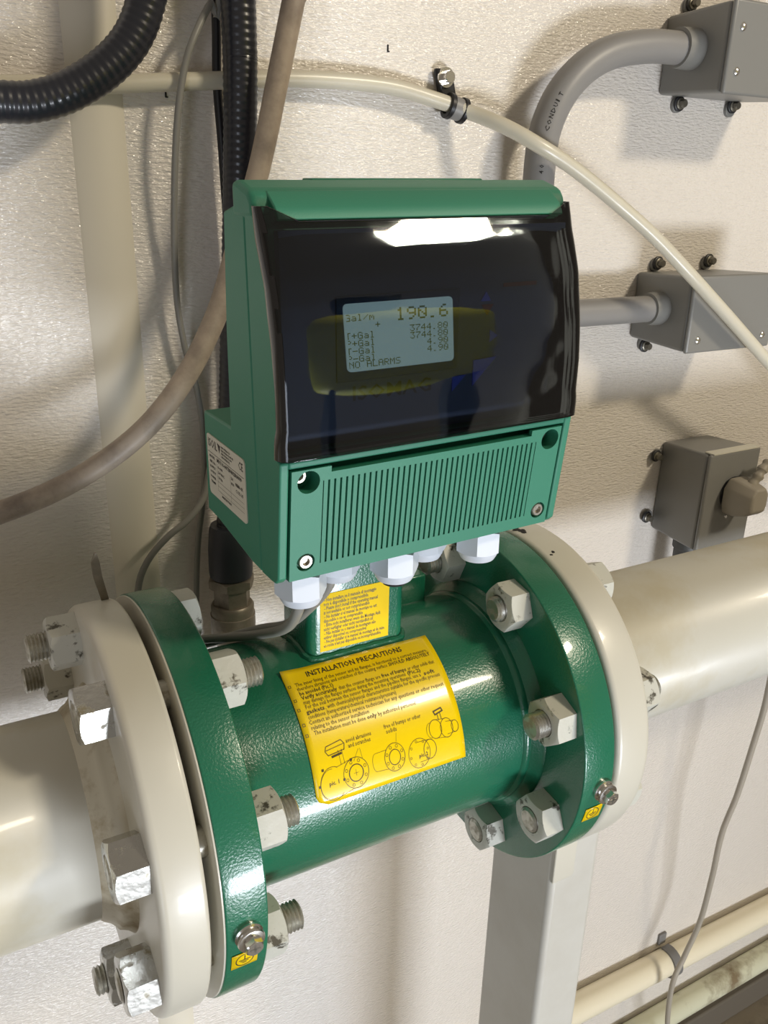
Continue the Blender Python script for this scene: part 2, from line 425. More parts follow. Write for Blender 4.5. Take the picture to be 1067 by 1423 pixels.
    # picture 2: the pipe ends
    flg(50.5, -65.5, 8.0, .82); D.line([(38.5, -60.2), (46, -60)], .18); D.line([(38.5, -70.4), (45.4, -71)], .18); D.ell(38.6, -65.3, 2.4, 5.1, .18, 16, pi*.5, pi*1.5)
    D.line([(54, -52.5), (52.8, -57.4)], .16)
    D.ell(66.5, -68, 7.2, 8.6, .26); D.ell(73.8, -67.5, 4.2, 5.6, .34); D.line([(66, -61.5), (73.6, -61.8)], .2); D.line([(66.5, -73.4), (73.8, -73)], .2)
    for q in range(8): D.ell(66.5+5.9*cos(q*pi/4+.2), -68+7.2*sin(q*pi/4+.2), .6, .7, .18, 10)
    # small assembled view
    D.ell(79.5, -57.5, 4.2, 5.4, .3); D.ell(87, -58.6, 4.2, 5.6, .3); D.ell(92.6, -59, 2.4, 3.4, .3)
    D.line([(87, -55), (92.4, -55.7)], .2); D.line([(87, -62.4), (92.8, -62.3)], .2); D.line([(80, -52.2), (86.6, -53.2)], .2); D.line([(80, -62.8), (87, -64.1)], .2)
    D.line([(80.6, -47.6), (86, -46.6), (86.6, -48.4), (81.2, -49.6)], .8, True); D.line([(82.6, -49.6), (82.8, -53)], .4); D.line([(84.6, -49.4), (84.8, -53)], .4)
    D.ell(76.5, -57.5, 3, 4.4, .18, 16, pi*.5, pi*1.5)
    for pr_, nm, mm_ in ((TT, 'title_print', 'ink_black'), (P, 'bold_print', 'ink'), (F, 'fine_print', 'ink_faint'), (D, 'line_drawing', 'ink')):
        g = cylmap(.78); o = pr_.obj(nm, mm_, st, lambda x, y: g(x, -y)); o['kind'] = 'stuff'
big_sticker()
def stem_sticker():
    x0, x1, z0, z1, y = -38, 7.4, 73.5, 110.6, -17.0
    st = tpart(MB().box(x0, x1, y-.25, y+.3, z0, z1), 'warning_sticker', 'yellow_matt', label='small yellow multilingual sticker on the stem')
    L = ['- Non installare se il manuale di montaggio', 'non è disponibile o comprensibile', "- Please don't install if the operating manual", 'is not available or not comprehensible',
         '- No instalar si el manual de montaje no est', 'disponible o no es comprensible', '- Bitte nicht installieren wenn die Montage Anlt', 'nicht verfügbar oder nicht verständlich ist',
         '- Não instalar se o manual de montagem não', 'estiver disponível ou compreensível', '- Ne pas installer si le manuel de montage et de mise', "en route n'est pas disponible ou incompréhensible"]
    wd = [34, 29, 35, 30, 34.5, 25.5, 37, 32.5, 34, 28, 40, 38]
    P = Print()
    for i, s in enumerate(L): P.text(s, 2.2 + (.4 if s[0] == '-' else 0), 37.1-4.7-i*2.72, 3.2, wd[i], .055)
    P.obj('sticker_print', 'ink', st, lambda x, yy: (x0+x-OT[0], y-.33-OT[1], z0+yy-OT[2]))
stem_sticker()

# flange bolts -------------------------------------------------------
def thread(x0, x1, r, mtx, pitch=2.0):
    n = max(2, int(abs(x1-x0)/pitch)); prof = []; d = (x1-x0)/n
    for i in range(n): prof += [(x0+d*i, r*.86), (x0+d*(i+.5), r)]
    prof += [(x1-d*.2, r*.86), (x1, r*.78)]
    return MB().lathe(prof, 24, mtx)
spins = [5, 22, 40, 11, 28, 50, 14, 33]
def bolt(side, i):
    a = A0 + 45*i; ca, sa = -95.25*cos(rad(a)), 95.25*sin(rad(a))
    def hex_(x, sgn, h, m, name, stub, spin, sm):
        mt = Matrix.Translation((x, ca, sa)) @ (Matrix.Identity(4) if sgn > 0 else Matrix.Rotation(pi, 4, 'Z')) @ Matrix.Rotation(rad(spin), 4, 'X')
        nb = MB().nut(27.2, h, mt, bore=8.6); nb.v = T(nb.v); n_ = nb.obj(name, m, parent=o, smooth=32)
        if stub > h:
            sb = thread(h-3, stub, 8, mt); sb.v = T(sb.v); sb.obj('stud_end', sm, parent=o, smooth=25)
    if side == 'L':
        shank = MB().lathe([(-166, 7.6), (-108, 7.6)], 20, Matrix.Translation((0, ca, sa)))
        shank.v = T(shank.v); o = shank.obj('flange_bolt', 'thread', parent=tube_)
        back = i in (1, 2)
        hex_(XL1, 1, 16, 'nut_paint' if i != 7 else 'nut_paint', 'nut', {0: 27.5, 7: 25.5, 6: 28, 5: 26}.get(i, 17.5), spins[i]+8, 'thread')
        hex_(-163.2, -1, 16, 'nut_zinc' if i in (0, 7, 6, 5) else 'nut_paint', 'bolt_head', {1: 27, 2: 27, 5: 22, 6: 17.5, 3: 24, 4: 24}.get(i, 16.6), {0: 4, 7: 2, 6: 6, 1: 10, 2: 26}.get(i, spins[i]), 'thread')
    else:
        shank = MB().lathe([(84, 7.6), (145, 7.6)], 20, Matrix.Translation((0, ca, sa)))
        shank.v = T(shank.v); o = shank.obj('flange_bolt', 'thread', parent=tube_)
        hex_(XR0, -1, 14.6, 'nut_paint', 'nut', {0: 19.5, 7: 24, 6: 16, 5: 15.6, 1: 24}.get(i, 18), {0: 20, 7: 8, 6: 24, 5: 18, 1: 35}.get(i, spins[i]), 'thread')
        hex_(141.2, 1, 14, 'nut_paint', 'bolt_head', {0: 17, 7: 22}.get(i, 17), spins[i], 'thread')
for i in range(8): bolt('L', i); bolt('R', i)

# earthing screws and their stickers --------------------------------
def earth(x, up, dxs):
    a = rad(-4); R = RF; c = Vector((x, -R*cos(a), R*sin(a))); d = Vector((0, -cos(a), sin(a))); d2 = (d + Vector((0, 0, .05))).normalized()
    mt = at(*c, d)
    s = MB().lathe([(-1, 7.2), (1.5, 7.2), (2.2, 6.4), (2.2, 5.2), (3.4, 5.4), (4.4, 7.0), (5.4, 6.6), (5.8, 4.2), (6.4, 4.2)], 24, mt)
    s.nut(8.2, 3.8, mt @ Matrix.Translation((6, 0, 0)))
    s.v = T(s.v); sc = s.obj('earthing_screw', 'steel', parent=tube_, smooth=30, label='small chrome earthing screw on the flange rim')
    cr = MB(); mm = mt @ Matrix.Translation((9.7, 0, 0))
    for q in (0, 1):
        L_, t_ = 2.6, .5
        bx = MB().box(0, .25, -L_ if not q else -t_, L_ if not q else t_, -t_ if not q else -L_, t_ if not q else L_)
        cr.add([mm @ Vector(v) for v in bx.v], bx.f)
    cr.v = T(cr.v); cr.obj('cross_slot', 'dark_steel', parent=sc)
    a1 = rad(-13.2)
    def f(u, v, off=.3):                               # u along x, v upward on the rim
        t = a1 + v/RF; r = RF+off; return (x+dxs+u-OT[0], -r*cos(t)-OT[1], r*sin(t)-OT[2])
    b = MB(); n = 6; w, h = 13.5, 11.5
    vs = [f(-w/2 + w*i, -h/2+h*j/n) for j in range(n+1) for i in (0, 1)]
    b.add(vs, [(2*j, 2*j+1, 2*j+3, 2*j+2) for j in range(n)])
    st = b.obj('earth_sticker', 'yellow', parent=tube_, label='tiny yellow earth symbol sticker under the screw')
    so = st.modifiers.new('thickness', 'SOLIDIFY'); so.thickness = .0002; so.offset = 1
    P = Print(); P.ell(0, 0, 4.5, 4.5, .5, 24); P.line([(0, 3.4), (0, 0)], .55); P.line([(-2.8, 0), (2.8, 0)], .55); P.line([(-1.9, -1.2), (1.9, -1.2)], .5); P.line([(-1, -2.4), (1, -2.4)], .5)
    P.obj('earth_symbol', 'ink_black', st, lambda u, v: f(u, v, .6))
earth(-122.5, 0, -1.5); earth(103.5, 0, -3.0)

# ------------------------------------------------------------------ signal converter
psi, rl = rad(-0.7866), rad(1.1424)
cxu = Vector((cos(psi)*cos(rl), -sin(psi)*cos(rl), sin(rl))); cyv = Vector((sin(psi), cos(psi), 0)); czw = cxu.cross(cyv)
CM = Matrix((cxu, cyv, czw)).transposed().to_4x4(); CM.translation = W(-4, 8, 70)
conv = thing('signal_converter', 'green wall-box style flow display unit with smoked lid standing on the stem', 'display unit', (-4, 8, 70), mtx=CM)
def cpart(mb, name, m, parent=None, **k): return mb.obj(name, m, parent=parent or conv, **k)
H = 83.0
front_line = [(-73, 249), (-75, 240), (-82.8, 221.4), (-84.4, 210), (-87.2, 196.6), (-89, 177), (-88.8, 163), (-87.5, 148.5)]
b = MB()
b.extrude([(-63.3, 83.8), (-63.3, 250), (-72, 250), (-77.5, 240), (-77.5, 146.5), (-74, 143), (-74, 84.2)], -79, 79)
cheek = [(-63.3, 83.8), (-63.3, 250)] + front_line + [(-91, 146.8), (-83.3, 87.4), (-80, 84.5), (-75, 84)]
b.extrude(cheek, -H, -78.6); b.extrude(cheek, 78.6, H)
b.extrude([(-91, 146.8), (-90.5, 143.6), (-74, 143.6), (-74, 148.5), (-88, 148.5)], -78.6, 78.6)
cpart(b, 'front_shell', 'green_case', bevel=.8)
b = MB().extrude([(-62.6, 83.6), (-62.6, 251.5), (-55, 253), (-38, 249), (-32.6, 197), (-30.6, 160), (-30.4, 148.6), (9.2, 148), (13, 91), (-4, 90.2), (-50, 84)], -H+.2, H-.2)
cpart(b, 'rear_shell', 'green_case', bevel=1.2)
b = MB().extrude([(-73, 246.5), (-72.5, 254), (-69, 258.5), (-57, 262), (-50, 262), (-50, 246.5)], -H-.2, H+.2)
lip = cpart(b, 'top_lip', 'green_case', bevel=3.4, bseg=4)
b = MB().extrude([(-80.4, 246.9), (-79.6, 249), (-77.4, 252.3), (-69, 258.3), (-62, 255), (-62, 244), (-72, 244)], -75.4, 75.4)
cpart(b, 'lip_nose', 'green_case', parent=lip, bevel=.7)
b = MB().box(-48, 44, -56, -46, 258, 262.7); cpart(b, 'hinge_bar', 'green_case', parent=lip, bevel=.7)

# smoked lid
def interp(tab, x):
    for (a, p), (b_, q) in zip(tab[:-1], tab[1:]):
        if x <= b_: return p+(q-p)*max(0, (x-a)/(b_-a))
    return tab[-1][1]
FV = [(148.5, -96.15), (154, -96.15), (165, -96.18), (178, -96.2), (192, -95.5), (206, -93.8), (220, -90.8), (235, -86.2), (247, -81.2), (252.5, -78.6)]
BV = [(148.5, -87.6), (163, -88.6), (177, -88.9), (196.6, -86.8), (210, -84), (221.4, -82.2), (240, -74.5), (252.5, -72.4)]
def lid():
    prof = [('s', 0)] ; nw = 34; us = []
    rc = 7.5
    def section(w):
        h = interp([(148.5, 84.2), (157, 84.2), (162, 83.2), (253, 83.2)], w); fv, bv = interp(FV, w), interp(BV, w)
        fe = fv + .5     # edge of the front, set back near the bottom corners
        c = min(rc, (bv-fe)*.8); L_ = [(-h, bv)]
        for k in range(6): t = k/5*pi/2; L_.append((-h+c*(1-cos(t)), fe+c*(1-sin(t))))
        n = 14
        for k in range(1, n): u = -h+c+(2*h-2*c)*k/n; L_.append((u, fe-(fe-fv)*(1-abs(u/h)**16)))
        R_ = [(-u, v) for u, v in L_[:7]][::-1]
        return L_+R_
    S = []; m = None; vs = []; fs = []
    base = section(200); m = len(base)
    for j in range(nw+1):
        for i in range(m):
            u_ref = base[i][0]; top = 252.4 if abs(u_ref) > 75.6 else 246.6
            t_ = 0 if j == 0 else 1 if j == nw else .004+.992*(j-1)/(nw-2); w = 148.5+(top-148.5)*t_; u, v = section(w)[i]
            vs.append((u, v, w))
    for j in range(nw):
        for i in range(m-1): q = j*m+i; fs.append((q, q+1, q+m+1, q+m))
    o = cpart(MB().add(vs, fs), 'smoked_lid', 'lid', smooth=40, label='glossy smoked black lid over the display')
    o.data.materials.append(M['lid_black'])
    for p in o.data.polygons:
        c = p.center*1000
        if abs(c.x) > 81.2: p.material_index = 1
    so = o.modifiers.new('thickness', 'SOLIDIFY'); so.thickness = .0014; so.offset = -1
    return o
LID = lid()
# ears of the lid beside the lip and its bottom return
b = MB().box(-82, 82, -91, -87, 148.2, 149.2); cpart(b, 'lid_sill', 'lid_black', parent=LID)

# inside panel, screen, buttons
pn = cpart(MB().box(-76, 76, -82, -77.6, 150, 243), 'display_panel', 'panel')
VP = -82.0
def pbox(u0, u1, w0, w1, d, name, m): return cpart(MB().box(u0, u1, VP-d, VP+.2, w0, w1), name, m, parent=pn, bevel=.4 if d > .5 else 0)
LC = [(-47.6, 212), (9.6, 212.2), (12.2, 182.6), (-44.8, 181.7)]
pbox(-50.5, 14.6, 177.5, 215.4, .6, 'bezel', 'panel_edge')
def rrect(u0, u1, w0, w1, r, y0, y1, skew=0):
    P = []
    for cx, cy, a in ((u1-r, w1-r, 0), (u0+r, w1-r, 90), (u0+r, w0+r, 180), (u1-r, w0+r, 270)):
        for k in range(5): t = rad(a+k*22.5); P.append((cx+r*cos(t)+skew*(w1-(cy+r*sin(t))), cy+r*sin(t)))
    n = len(P)
    return MB().add([(x, y0, z) for x, z in P]+[(x, y1, z) for x, z in P], [tuple(range(n)), tuple(range(n, 2*n))]+[(i, (i+1) % n, n+(i+1) % n, n+i) for i in range(n)])
cpart(rrect(-47.4, 9.8, 182.0, 212.1, 2, VP-1.4, VP, .07), 'screen', 'lcd', parent=pn, label='backlit grey screen with digits')
G = {'0': '0E11191513110E', '1': '040C040404040E', '2': '0E11010204081F', '3': '1F02040201110E', '4': '02060A121F0202', '6': '0608101E11110E', '7': '1F010204080808',
     '8': '0E11110E11110E', '9': '0E11110F01020C', '.': '0000000000000C', 'G': '0E11101711110F', 'a': '00000E010F110F', 'l': '0C04040404040E', '/': '00010204081000', 'm': '00001A15151111',
     '+': '0004041F040400', '-': '0000001F000000', 'N': '11191513111111', 'O': '0E11111111110E', 'A': '0E11111F111111', 'L': '1010101010101F', 'R': '1E11111E141211', 'M': '111B1515111111',
     'S': '0F10100E01011E', 'T': '1F040404040404', 'P': '1E11111E101010', ' ': '00000000000000'}
def lcd():
    P = Print(); pw, ph = .505, .43
    def put(s, cx, cy, k=1):
        for n_, ch in enumerate(s):
            g = G[ch]
            for r in range(7):
                bits = int(g[2*r:2*r+2], 16)
                for c in range(5):
                    if bits >> (4-c) & 1:
                        x, y = cx+(n_*6+c)*pw*k, -(cy+r*ph*k)
                        if x >= -.2: P.rect(max(0, x), y-ph*k, x+pw*k, y)
    put('Gal/m', -.6, 3.7); put('190.6', 25.3, 2.2, 1.92); put('+', 14.4, 7.4)
    for i, (l, v) in enumerate((('T+Gal', '3744.80'), ('P+Gal', '3744.80'), ('T-Gal', '4.90'), ('P-Gal', '4.90'))):
        y = 10.4+i*3.42; put(l, -.9, y+1.2); put(v, 53.6-len(v)*6*pw, y)
    put('NO ALARMS', -.2, 24.6)
    P.obj('screen_digits', 'lcd_ink', pn, lambda x, y: (-46.4+x+.07*(-y), VP-1.5, 211.2+y))
lcd()
P = Print()
def ptri(u, w, s, kind, name, m, d=.5):
    T_ = {'up': [(-s, -s*.7), (s, -s*.7), (0, s*.8)], 'down': [(-s, s*.7), (s, s*.7), (0, -s*.8)], 'right': [(-s*.6, -s), (s, 0), (-s*.6, s)], 'corner': [(-s, -s), (-s, s*.8), (s, s*.9)]}[kind]
    vs = [(u+a, VP-d, w+c) for a, c in T_]+[(u+a, VP+.1, w+c) for a, c in T_]
    cpart(MB().add(vs, [(0, 1, 2), (3, 5, 4), (0, 1, 4, 3), (1, 2, 5, 4), (2, 0, 3, 5)]), name, m, parent=pn)
ptri(29.8, 210.6, 3, 'up', 'arrow_button', 'blue'); ptri(31, 204.4, 3.4, 'down', 'arrow_button', 'red'); ptri(35, 191.6, 3, 'right', 'arrow_button', 'blue')
ptri(31, 175, 7, 'corner', 'logo_triangle', 'blue'); ptri(16, 170.5, 4, 'corner', 'logo_triangle', 'blue')
P.text('ISOMAG', -43, 168.5, 9.4, 43, .12)
P.obj('panel_lettering', 'panel_ink', pn, lambda x, y: (x, VP-.25, y))
pbox(40, 60, 214.5, 216.3, .5, 'red_mark', 'red')

# terminal cover with ribs and screw wells
kk = .13087
def pv(w, off=0): return -91+kk*(146.8-w)+off
def cover():
    b = MB()
    def slab(u0, u1, w0, w1, f=0, d=4): 
        vs = [(u, pv(w, f if s == 0 else d), w) for u in (u0, u1) for s in (0, 1) for w in (w0, w1)]
        b.add(vs, [(0, 1, 3, 2), (4, 6, 7, 5), (0, 4, 5, 1), (2, 3, 7, 6), (0, 2, 6, 4), (1, 5, 7, 3)])
    slab(-61.6, 61.6, 85.4, 139.4, 2.0, 5.0)
    UL = 61.6
    def holed(u0, u1, holes):                     # side block with its two screw wells
        ws = [85.4, 115, 142.3]
        for k, (cu, cw, r, dp) in enumerate(holes):
            w0, w1 = (ws[0], ws[1]) if cw < 115 else (ws[1], ws[2])
            n = 32; ring = []; out = []
            for q in range(n):
                t = 2*pi*q/n; du, dw = cos(t), sin(t); ring.append((cu+r*du, cw+r*dw))
                s = min(((u1-cu) if du > 0 else (cu-u0))/max(1e-6, abs(du)), ((w1-cw) if dw > 0 else (cw-w0))/max(1e-6, abs(dw)))
                out.append((cu+s*du, cw+s*dw))
            for cu_, cw_ in ((u0, w0), (u1, w0), (u1, w1), (u0, w1)):   # snap the nearest sample onto each corner
                j = min(range(n), key=lambda q: hypot(out[q][0]-cu_, out[q][1]-cw_)); out[j] = (cu_, cw_)
            vs = [(u, pv(w), w) for u, w in out]+[(u, pv(w), w) for u, w in ring]+[(u, pv(w, dp), w) for u, w in ring]
            fs = [(q, (q+1) % n, n+(q+1) % n, n+q) for q in range(n)]+[(n+q, n+(q+1) % n, 2*n+(q+1) % n, 2*n+q) for q in range(n)]+[tuple(range(2*n, 3*n))]
            b.add(vs, fs)
        # rim walls of the block
        for (a0, c0), (a1, c1) in (((u0, 85.4), (u1, 85.4)), ((u1, 85.4), (u1, 142.3)), ((u1, 142.3), (u0, 142.3)), ((u0, 142.3), (u0, 85.4))):
            b.add([(a0, pv(c0), c0), (a1, pv(c1), c1), (a1, pv(c1, 5), c1), (a0, pv(c0, 5), c0)], [(0, 1, 2, 3)])
    holed(-77.3, -UL, [(-69, 94.3, 4.7, 3.4), (-68.8, 136, 5.6, 10)])
    holed(UL, 77.3, [(70.6, 94, 4.7, 3.4), (70.5, 135.8, 5.6, 12)])
    n = 40; p = 2*UL/n
    slab(-UL, UL, 85.4, 92.2, 0, 2.2); slab(-UL, UL, 135.6, 139.4, 0, 2.2)
    slab(-UL, -57.6, 139.4, 142.3, 0, 2.2); slab(57.6, UL, 139.4, 142.3, 0, 2.2)
    for i in range(n):
        u = -UL+p*i; slab(u+.52, u+p-.52, 92.2, 135.6, 0, 2.2)
    return b
CV = cpart(cover(), 'terminal_cover', 'green_case', smooth=30, label='green ribbed cover below the smoked lid')
for cu, cw, dp in ((-68.6, 94.3, .6), (-70.6, 137.2, 6.5), (71.0, 94, .6), (71.5, 136.4, 9)):
    v = pv(cw, dp); mt = at(cu, v+3, cw, (0, -1, 0))
    cpart(MB().lathe([(0, 3.7), (2.6, 3.7), (3.3, 3.2), (3.3, 2.0), (1.6, 1.7), (1.6, 0.01)], 24, mt), 'cover_screw', 'screw_steel', parent=CV, smooth=30, label='bright socket head screw')
# cable glands
def gland(u, v, h0, spin, name='cable_gland'):
    mt = Matrix.Translation((u, v, 86)) @ Matrix.Rotation(pi/2, 4, 'Y') @ Matrix.Rotation(rad(spin), 4, 'X')   # local x points down
    b = MB().lathe([(0, 10.5), (4.2, 10.5), (4.2, 9.4), (h0, 9.4)], 32, mt)
    b.nut(23.4, 14.2, mt @ Matrix.Translation((h0, 0, 0)), both=True)
    b.lathe([(h0+13.6, 11.4), (h0+16, 11.0), (h0+18.6, 9.6), (h0+19.4, 7), (h0+18.4, 4.5)], 32, mt)
    return cpart(b, name, 'white_gland', smooth=32, label='white hexagonal cable gland')
for u, v, sp in ((-62, -62, 12), (-7, -62, 15), (48, -62, 8), (-34.5, -47.5, 20), (20.5, -47.5, 25)):
    g_ = gland(u, v, 5 if v < -60 else 4, sp)
    if (u, v) == (-7, -62):
        cpart(MB().lathe([(0, 7.2), (2.8, 6.6), (3.2, 0.01)], 24, Matrix.Translation((u, v, 62.5)) @ Matrix.Rotation(pi/2, 4, 'Y')), 'blanking_plug', 'soot', parent=g_)
# nameplate on the left side
def nameplate():
    u = -H-.12; q = [(5.2, 137.2), (-48.3, 136.6), (-46.6, 100.6), (5.6, 103.6)]
    P0, dx, dy = Vector(q[0]), (Vector(q[1])-Vector(q[0])), (Vector(q[3])-Vector(q[0]))
    def f(x, y, off=0): p = P0+dx*(x/53.5)+dy*(y/34); return (u-off, p.x, p.y)
    vs = []; r = 2.5; pts = []
    for cx, cy, a in ((53.5-r, 34-r, 0), (r, 34-r, 90), (r, r, 180), (53.5-r, r, 270)):
        for k in range(5): t = rad(a+k*22.5); pts.append((cx+r*cos(t), cy+r*sin(t)))
    n = len(pts); b = MB().add([f(x, y, .25) for x, y in pts]+[f(x, y, -.3) for x, y in pts], [tuple(range(n)), tuple(range(n, 2*n))]+[(i, (i+1) % n, n+(i+1) % n, n+i) for i in range(n)])
    pl = cpart(b, 'nameplate', 'plate', label='white printed rating plate on the left side')
    P = Print()
    P.text('ISOIL', 2, -6.6, 6.6, 13.5, .06); P.add([(16, -1.6), (20.5, -2.4), (18.8, -6.8)], [(0, 1, 2)])
    for k, w in enumerate((13, 17, 15, 12)): P.text('INDUSTRIA FLOW SENSOR'[:int(w)], 21.5, -2.9-k*1.75, 1.5, w, .04)
    P.text('CE', 45.5, -6.6, 6, 6, .05); P.line([(1.5, -9.8), (52, -9.8)], .25)
    for k, s in enumerate(('MODEL', 'SER. No', 'SUPPLY', 'OUTPUT', 'POWER', 'TEMP')): P.text(s, 3, -12.6-k*2.9, 1.9, 6+len(s)*.4, .05)
    P.text('MV110-00TBNN2R0000', 14, -12.8, 3.0, 35, .08)
    for k, (s, x, w) in enumerate((('0-100', 15, 7), ('24 VAC', 15, 9), ('50 Hz', 15, 6), ('20', 34, 3), ('IP67', 34, 4))): P.text(s, x, -16-(k % 3)*2.9, 2.0, w, .05)
    P.text('NEMA 4X', 40, -17.5, 2.4, 10, .06); P.text('C UL US', 40, -21, 2.4, 10, .06)
    P.text('MADE IN ITALY', 19, -31.2, 1.9, 14, .05)
    for y in (23.6, 26.2, 28.8): P.line([(14, -y), (51, -y)], .15)
    P.line([(14, -14), (14, -29)], .15); P.line([(33, -14), (33, -29)], .15)
    P.obj('plate_print', 'ink_black', pl, lambda x, y: f(x, -y, .34))
nameplate()

# ------------------------------------------------------------------ pipes
def pipe(name, label, x_end, x_f0, x_f1, hub, loc):
    root = thing(name, label, 'pipe', loc)
    def lp(mb, nm, m, **k): mb.v = shift(mb.v, loc); return mb.obj(nm, m, parent=root, **k)
    far = x_f0 if abs(x_f0) > abs(x_f1) else x_f1; s = -1 if far < 0 else 1
    pr_ = [(far+s*hub, 57.15), (x_end, 57.15), (x_end, 50), (far, 50)]
    lp(MB().lathe(pr_, 96, closed=True), 'pipe_run', 'pipe', smooth=50)
    hb = [(far-s*1, 70.5), (far+s*1.0, 68.6), (far+s*2.6, 67.2), (far+s*(hub-5), 66.0), (far+s*(hub-3.2), 65.4), (far+s*(hub-2), 63.4), (far+s*(hub+.6), 60.6), (far+s*(hub+3.4), 59), (far+s*(hub+6), 56.8), (far, 52)]
    lp(MB().lathe(hb, 96, closed=True), 'hub', 'grimy_paint', smooth=60)
    return root, lp
pl, lpl = pipe('water_pipe', 'pale painted water pipe bolted to the left end of the green tube', -1500, -163.2, -140.2, 10, (-700, 0, 0))
lpl(flange(-163.2, -140.0, 113.6, 52, 4.5, 2.4), 'pipe_flange', 'beige', smooth=60)
lpl(MB().lathe([(-141, 79), (-134, 79), (-134, 52), (-141, 52)], 64, closed=True), 'gasket', 'black', label='dark gasket ring between the flanges')
def chip(cx, cy, cz, nrm, r, m, lp, nm, seed):
    rn = random.Random(seed); mt = at(cx, cy, cz, nrm); b = MB(); n = 12
    ps = [(.15, (r*(.6+.5*rn.random()))*cos(2*pi*k/n), (r*(.5+.5*rn.random()))*sin(2*pi*k/n)) for k in range(n)]
    b.add([mt @ Vector(p) for p in ps]+[mt @ Vector((.35, 0, 0))], [(k, (k+1) % n, n) for k in range(n)]); lp(b, nm, m)
def rim(x, a, R): return (x, -R*cos(rad(a)), R*sin(rad(a))), (0, -cos(rad(a)), sin(rad(a)))
p_, n_ = rim(-143.4, 68.6, 113.2); chip(*p_, n_, 2.4, 'rust', lpl, 'paint_chip', 4)
pr, lpr = pipe('water_pipe', 'pale painted water pipe running off to the right from the green tube', 2300, 141.2, 113.4, 10, (1200, 0, 0))
lpr(flange(113.4, 141.2, 114.5, 52, 3.5, 5.5), 'pipe_flange', 'beige', smooth=60)
lpr(MB().lathe([(110.2, 108), (114, 108), (114, 52), (110.2, 52)], 64, closed=True), 'gasket', 'black', label='dark gasket ring between the flanges')
for k, (x, a, r) in enumerate(((118, 95.6, 2.6), (119.5, 94.2, 3.6), (118.5, 92.6, 3.2), (121, 91.2, 3.4), (120, 89.8, 2.4), (122, 75.5, 1.6), (119, 74.5, 1.2))):
    p_, n_ = rim(x, a, 114.4); chip(*p_, n_, r, 'soot', lpr, 'paint_chip', 20+k)

def post(name, label, x0, x1, loc):
    r = thing(name, label, 'pipe support', loc)
    b = MB().box(x0, x1, -37, 37, -932, -50); b.v = shift(b.v, loc); b.obj('square_tube', 'post', parent=r, bevel=5, bseg=4)
    b = MB().box(x0-28, x1+28, -60, 60, -940, -931); b.v = shift(b.v, loc); b.obj('base_plate', 'post', parent=r, bevel=1)
    return r
ps = post('pipe_support', 'grey square steel post holding up the right pipe behind its flange', 147, 194, (170, 0, -940))
def gusset():
    b = MB().extrude([(-38.5, -120), (-38.5, -166), (-37, -170), (-36, -120)], 147.5, 168); b.v = shift(b.v, (170, 0, -940)); return b
g_ = gusset().obj('weld_patch', 'beige', parent=ps, bevel=1, label='lumpy white weld patch at the post top')
# ------------------------------------------------------------------ hoses, conduits, cables on the wall
def cable(name, label, cat, pts, r, m, seg=12, step=5, group=None, rings=0, loc=None):
    S = even(spline(pts, 4), step) if rings else spline(pts, step); loc = loc or tuple(S[len(S)//2])
    rr = r if not rings else (lambda i: r*(1.0 if i % 4 in (1, 2) else .97))
    b = MB().tube(S, rr, seg); o = b.obj(name, m, loc=loc, smooth=60 if not rings else 40)
    return tag(o, label, cat, group)
cable('flexible_conduit', 'thick black ribbed conduit bending in from the upper left corner', 'conduit',
      [(-1200, 150, 362), (-500, 150, 364), (-215, 150, 366), (-178, 150, 367), (-156, 150, 367), (-137, 150, 368), (-116, 150, 375), (-95, 150, 388), (-79, 150, 404), (-69, 150, 424), (-64, 150, 448), (-62, 150, 520), (-62, 150, 700)], 11.2, 'conduit_black', 20, 1.15, rings=1)
fc = thing('flexible_conduit', 'vertical black ribbed conduit dropping behind the display unit into a galvanised fitting', 'conduit', (-26, 170, -20))
def fpart(b, nm, m, **k): b.v = shift(b.v, (-26, 170, -20)); return b.obj(nm, m, parent=fc, **k)
S = spline([(-6, 170, 900), (-5, 170, 450), (-5, 170, 400), (-8, 170, 330), (-16, 170, 209), (-23, 170, 100), (-26, 170, 60)], 4); S = even(S, 1.15)
fpart(MB().tube(S, lambda i: 11.2*(1 if i % 4 in (1, 2) else .97), 20), 'ribbed_sleeve', 'conduit_black', smooth=40)
dn = lambda z: Matrix.Translation((-26, 170, z)) @ Matrix.Rotation(pi/2, 4, 'Y')
fpart(MB().lathe([(0, 11.5), (0, 14), (3, 15.2), (20, 16.7), (38, 16.9), (42, 16.4), (42, 12)], 36, dn(84)), 'coupling', 'coupling', smooth=40)
fpart(MB().lathe([(0, 15.2), (2.4, 15.2), (2.4, 12), (0, 12)], 36, dn(42.4)), 'seal_ring', 'black')
fpart(MB().nut(32, 9, dn(41), both=True), 'hex_collar', 'fitting', smooth=32)
fpart(MB().nut(25.4, 20, dn(33)), 'hex_body', 'fitting', smooth=32)
fpart(MB().lathe([(0, 12), (0, 15.4), (2, 16.8), (9, 16.8), (9.5, 17.6), (30, 17.4), (34, 15), (36, 13.4), (60, 13.4), (60, 0.01)], 36, dn(18)), 'threaded_pipe', 'fitting', smooth=40)
cable('signal_cable', 'thin black cable hanging just left of the vertical black conduit', 'cable', [(-18, 190, 800), (-14, 190, 520), (-13, 190, 448), (-13, 190, 420), (-14, 190, 387), (-12, 190, 340), (-10, 190, 250), (-12, 190, 120)], 3.0, 'black')
